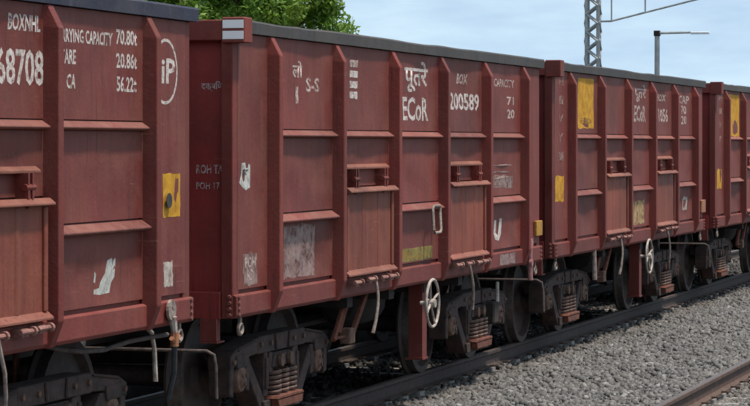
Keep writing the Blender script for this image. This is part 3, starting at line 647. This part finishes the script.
sheet(w2, 'grey_patch', 3.17, 3.85, 1.075, 1.19, 'notice', .1, 1, 12).location = (0, -.0285, 0)
link('yellow_tag', bevel(MB().box(4.86, 5.14, -1.535, -1.50, 1.33, 1.50).mesh('yellow_tag', 'dulltag'), .006), w2)
link('step_loop', MB().tube([(.34, -1.57, 1.75), (.27, -1.60, 1.54), (.30, -1.60, 1.515), (.50, -1.60, 1.515), (.53, -1.60, 1.54), (.60, -1.57, 1.75), (.57, -1.575, 1.77), (.37, -1.575, 1.77)], .014, 7, 0, True).mesh('step_loop', 'rod', True), w2)
link('air_pipe', MB().tube([(4.42, -1.56, 1.27), (4.42, -1.565, .86)], .028, 8).lathe([(.001, 0), (.06, 0), (.06, -.025), (.001, -.025)], (4.42, -1.56, 1.26), 'y', 14).lathe([(.001, 0), (.045, 0), (.045, -.03), (.001, -.03)], (4.42, -1.56, 1.05), 'y', 12).mesh('air_pipe', 'pink', True), w2)
link('valve_handle', MB().tube([(3.73, -1.36, .87), (3.69, -1.37, .66)], .02, 8).mesh('valve_handle', 'white', True), w2)
link('valve_body', bevel(MB().box(3.60, 3.80, -1.36, -1.24, .42, .66).mesh('valve_body', 'under'), .02), w2)
# faded lettering on the end wall facing the camera
def end_letter(root, body, y0, y1, z0, z1, m='faded'):
    me = text_mesh(body, y0, y1, z0, z1, m); o = link('end_lettering', me, root, (-HL+.056, 0, 0), -pi/2); return o
end_letter(w2, 'दक्षिण', 1.22, 1.40, 2.77, 2.85); end_letter(w2, 'ROH TA', 1.18, 1.40, 2.14, 2.21); end_letter(w2, 'POH 17', 1.18, 1.37, 2.02, 2.075)

w3, p3 = make_wagon(35.25, 'open goods wagon with yellow patch, coupled behind the striped-corner wagon', 0)
sheet(w3, 'yellow_patch', -3.74, -2.85, 2.555, 3.165, 'yellow', .03, 1, 13, 'tall weathered yellow painted patch')
for k in range(5): letter(w3, ('चूना', 'NOT', 'LOOSE', 'SHUNT', 'ED')[k], -3.60, -3.0, 3.05-.11*k, 3.12-.11*k, 'dkyellow', 2)
letter(w3, 'पूतरे', -.22, .58, 2.93, 3.16, 'faint'); letter(w3, 'ECoR', -.22, .58, 2.66, 2.88, 'faint')
letter(w3, 'BOX', 1.42, 2.1, 2.96, 3.06, 'faint'); letter(w3, '31056', 1.36, 2.24, 2.67, 2.86, 'faint')
letter(w3, 'CAP\n70\n20', 3.1, 3.95, 2.65, 3.07, 'faint')
for k in range(5): letter(w3, 'HIVYI'[k], -4.80, -4.55, 3.05-.22*k, 3.15-.22*k, 'ghost')
sheet(w3, 'yellow_plate', -5.0, -4.52, 1.69, 1.99, 'yellow', .04, 1, 14)
sheet(w3, 'cream_patch', -.5, .45, 1.29, 1.60, 'cream', .1, 1, 15)
sheet(w3, 'white_label', 3.45, 3.83, 1.39, 1.58, 'white', .1, 1, 16)
link('yellow_tag', bevel(MB().box(4.80, 5.16, -1.545, -1.50, 1.32, 1.51).mesh('yellow_tag', 'orange'), .006), w3)
link('hose_rod', MB().tube([(-2.84, -1.5, 1.05), (-2.84, -1.51, .68)], .03, 8).mesh('hose_rod', 'rod', True), w3)

w4, p4 = make_wagon(46.73, 'farthest open goods wagon, cut off by the right edge of the picture', 0)
sheet(w4, 'yellow_patch', -3.85, -2.75, 2.48, 3.165, 'yellow', .03, 1, 17, 'tall yellow painted patch')
sheet(w4, 'yellow_plate', -5.0, -4.5, 1.65, 1.96, 'yellow', .04, 1, 18)
for k in range(4): letter(w4, 'HIVY'[k], -4.80, -4.50, 3.05-.22*k, 3.15-.22*k, 'ghost')

# ------------------------------------------------------------------ overhead-line mast behind the train
def mast():
    X0, Y0 = 58.2, 12.35
    r = tag(link('lattice_mast', None, None, (X0, Y0, -.7)), 'grey lattice steel mast with bracket arm rising behind the third wagon', 'mast')
    H = 9.5; w = .13
    for sx in (-1, 1):
        for sy in (-1, 1): link('leg_angle', MB().box(sx*w*.7-.032, sx*w*.7+.032, sy*w-.032, sy*w+.032, 0, H).mesh('leg_angle', 'galv'), r)
    n = 48
    for k in range(n):
        z0, z1 = H*k/n, H*(k+1)/n; s = 1 if k % 2 else -1
        mb = MB()
        for sx in (-1, 1): mb.tube([(sx*(w*.7+.034), -s*w, z0), (sx*(w*.7+.034), s*w, z1)], .026, 4)
        for sy in (-1, 1): mb.tube([(-s*w*.7, sy*(w+.034), z0), (s*w*.7, sy*(w+.034), z1)], .026, 4)
        link('lacing_bar', mb.mesh('lacing_bar', 'galv'), r)
    link('foundation', bevel(MB().box(-.35, .35, -.35, .35, -.1, .5).mesh('foundation', 'concrete'), .02), r)
    zb = 5.78
    link('bracket_tube', MB().tube([(0, -w, zb), (0, -.40, zb), (0, -2.6, zb+.52)], .022, 8).mesh('bracket_tube', 'galv', True), r)
    link('stay_tube', MB().tube([(0, -w, zb+1.5), (0, -2.6, zb+.9)], .022, 8).mesh('stay_tube', 'galv', True), r)
    for y, z in ((-.42, zb), (-1.18, zb+.20)): link('dropper_tube', MB().tube([(0, y, z), (0, y, zb+1.4+(y+.13)*.24)], .019, 8).mesh('dropper_tube', 'galv', True), r)
    return r
mast()
def lamp():
    X0, Y0 = 61.0, 11.43
    r = tag(link('lamp_post', None, None, (X0, Y0, -.7)), 'plain grey lamp post with one short horizontal arm behind the wagons', 'lamp post')
    link('pole', MB().tube([(0, 0, 0), (0, 0, 5.60)], [.085, .06], 12).mesh('pole', 'galv', True), r)
    link('pole_cap', bevel(MB().box(-.07, .07, -.07, .07, 5.55, 5.68).mesh('pole_cap', 'under'), .01), r)
    link('arm', MB().tube([(0, -.06, 5.62), (0, -.78, 5.63)], .028, 8).mesh('arm', 'galv', True), r)
    link('lamp_tube', bevel(MB().box(-.05, .05, -1.22, -.78, 5.585, 5.64).mesh('lamp_tube', 'lamp'), .012), r)
lamp()

# ------------------------------------------------------------------ trees behind the train
def tree(loc, H, R, cz, label, seed, nl=95000):
    r = random.Random(seed); g = np.random.default_rng(seed)
    root = tag(link('broadleaf_tree', None, None, loc), label, 'tree', 'trees behind the train')
    mb = MB(); mb.tube([(0, 0, -.2), (.1, .05, 1.6), (.05, .1, cz*.7), (0, 0, cz+R*.3)], [.28, .22, .16, .05], 10)
    cl = []
    for k in range(95):
        a = r.uniform(0, 2*pi); u = r.uniform(-.85, 1); rr = R*(r.random()**.4); q = math.sqrt(max(0, 1-u*u*.9))
        c_ = Vector((rr*q*cos(a), rr*q*sin(a), cz + u*R*1.05*(rr/R))); cl.append((c_, r.uniform(.45, .95)))
        if k < 22:
            m_ = c_*.5 + Vector((0, 0, cz*.35)); mb.tube([(0.05, .05, cz*.55), tuple(m_), tuple(c_)], [.08, .05, .015], 6)
    link('trunk', mb.mesh('trunk', 'bark', True), root)
    n = nl; idx = g.integers(0, len(cl), n)
    C = np.array([c[0][:] for c in cl])[idx]; rad = np.array([c[1] for c in cl])[idx]
    d = g.normal(size=(n, 3)); d /= np.linalg.norm(d, axis=1)[:, None]
    P = C + d*(rad*g.random(n)**.45)[:, None]*np.array([1, 1, .8])
    ax = g.normal(size=(n, 3)); ax /= np.linalg.norm(ax, axis=1)[:, None]
    nn = d + .9*g.normal(size=(n, 3)) + np.array([0, 0, .5]); nn /= np.linalg.norm(nn, axis=1)[:, None]
    a1 = np.cross(nn, ax); a1 /= np.linalg.norm(a1, axis=1)[:, None]; a2 = np.cross(nn, a1)
    L = g.uniform(.035, .115, n)[:, None]; Wd = L*.42
    V_ = np.stack([P-a1*L, P+a2*Wd-nn*Wd*.2, P+a1*L, P-a2*Wd-nn*Wd*.2], 1).reshape(-1, 3)
    me = bpy.data.meshes.new('crown'); me.from_pydata(V_.tolist(), [], np.arange(n*4).reshape(-1, 4).tolist()); me.materials.append(M['leaf'])
    link('crown', me, root)
tree((64.0, 23.35, .55), 9, 3.2, 5.1, 'bright green leafy tree with its edge against the sky behind the striped-corner wagon', 3)
tree((69.5, 27.6, .5), 9, 3.4, 5.4, 'darker green tree mostly hidden behind the nearest wagon', 5, 50000)
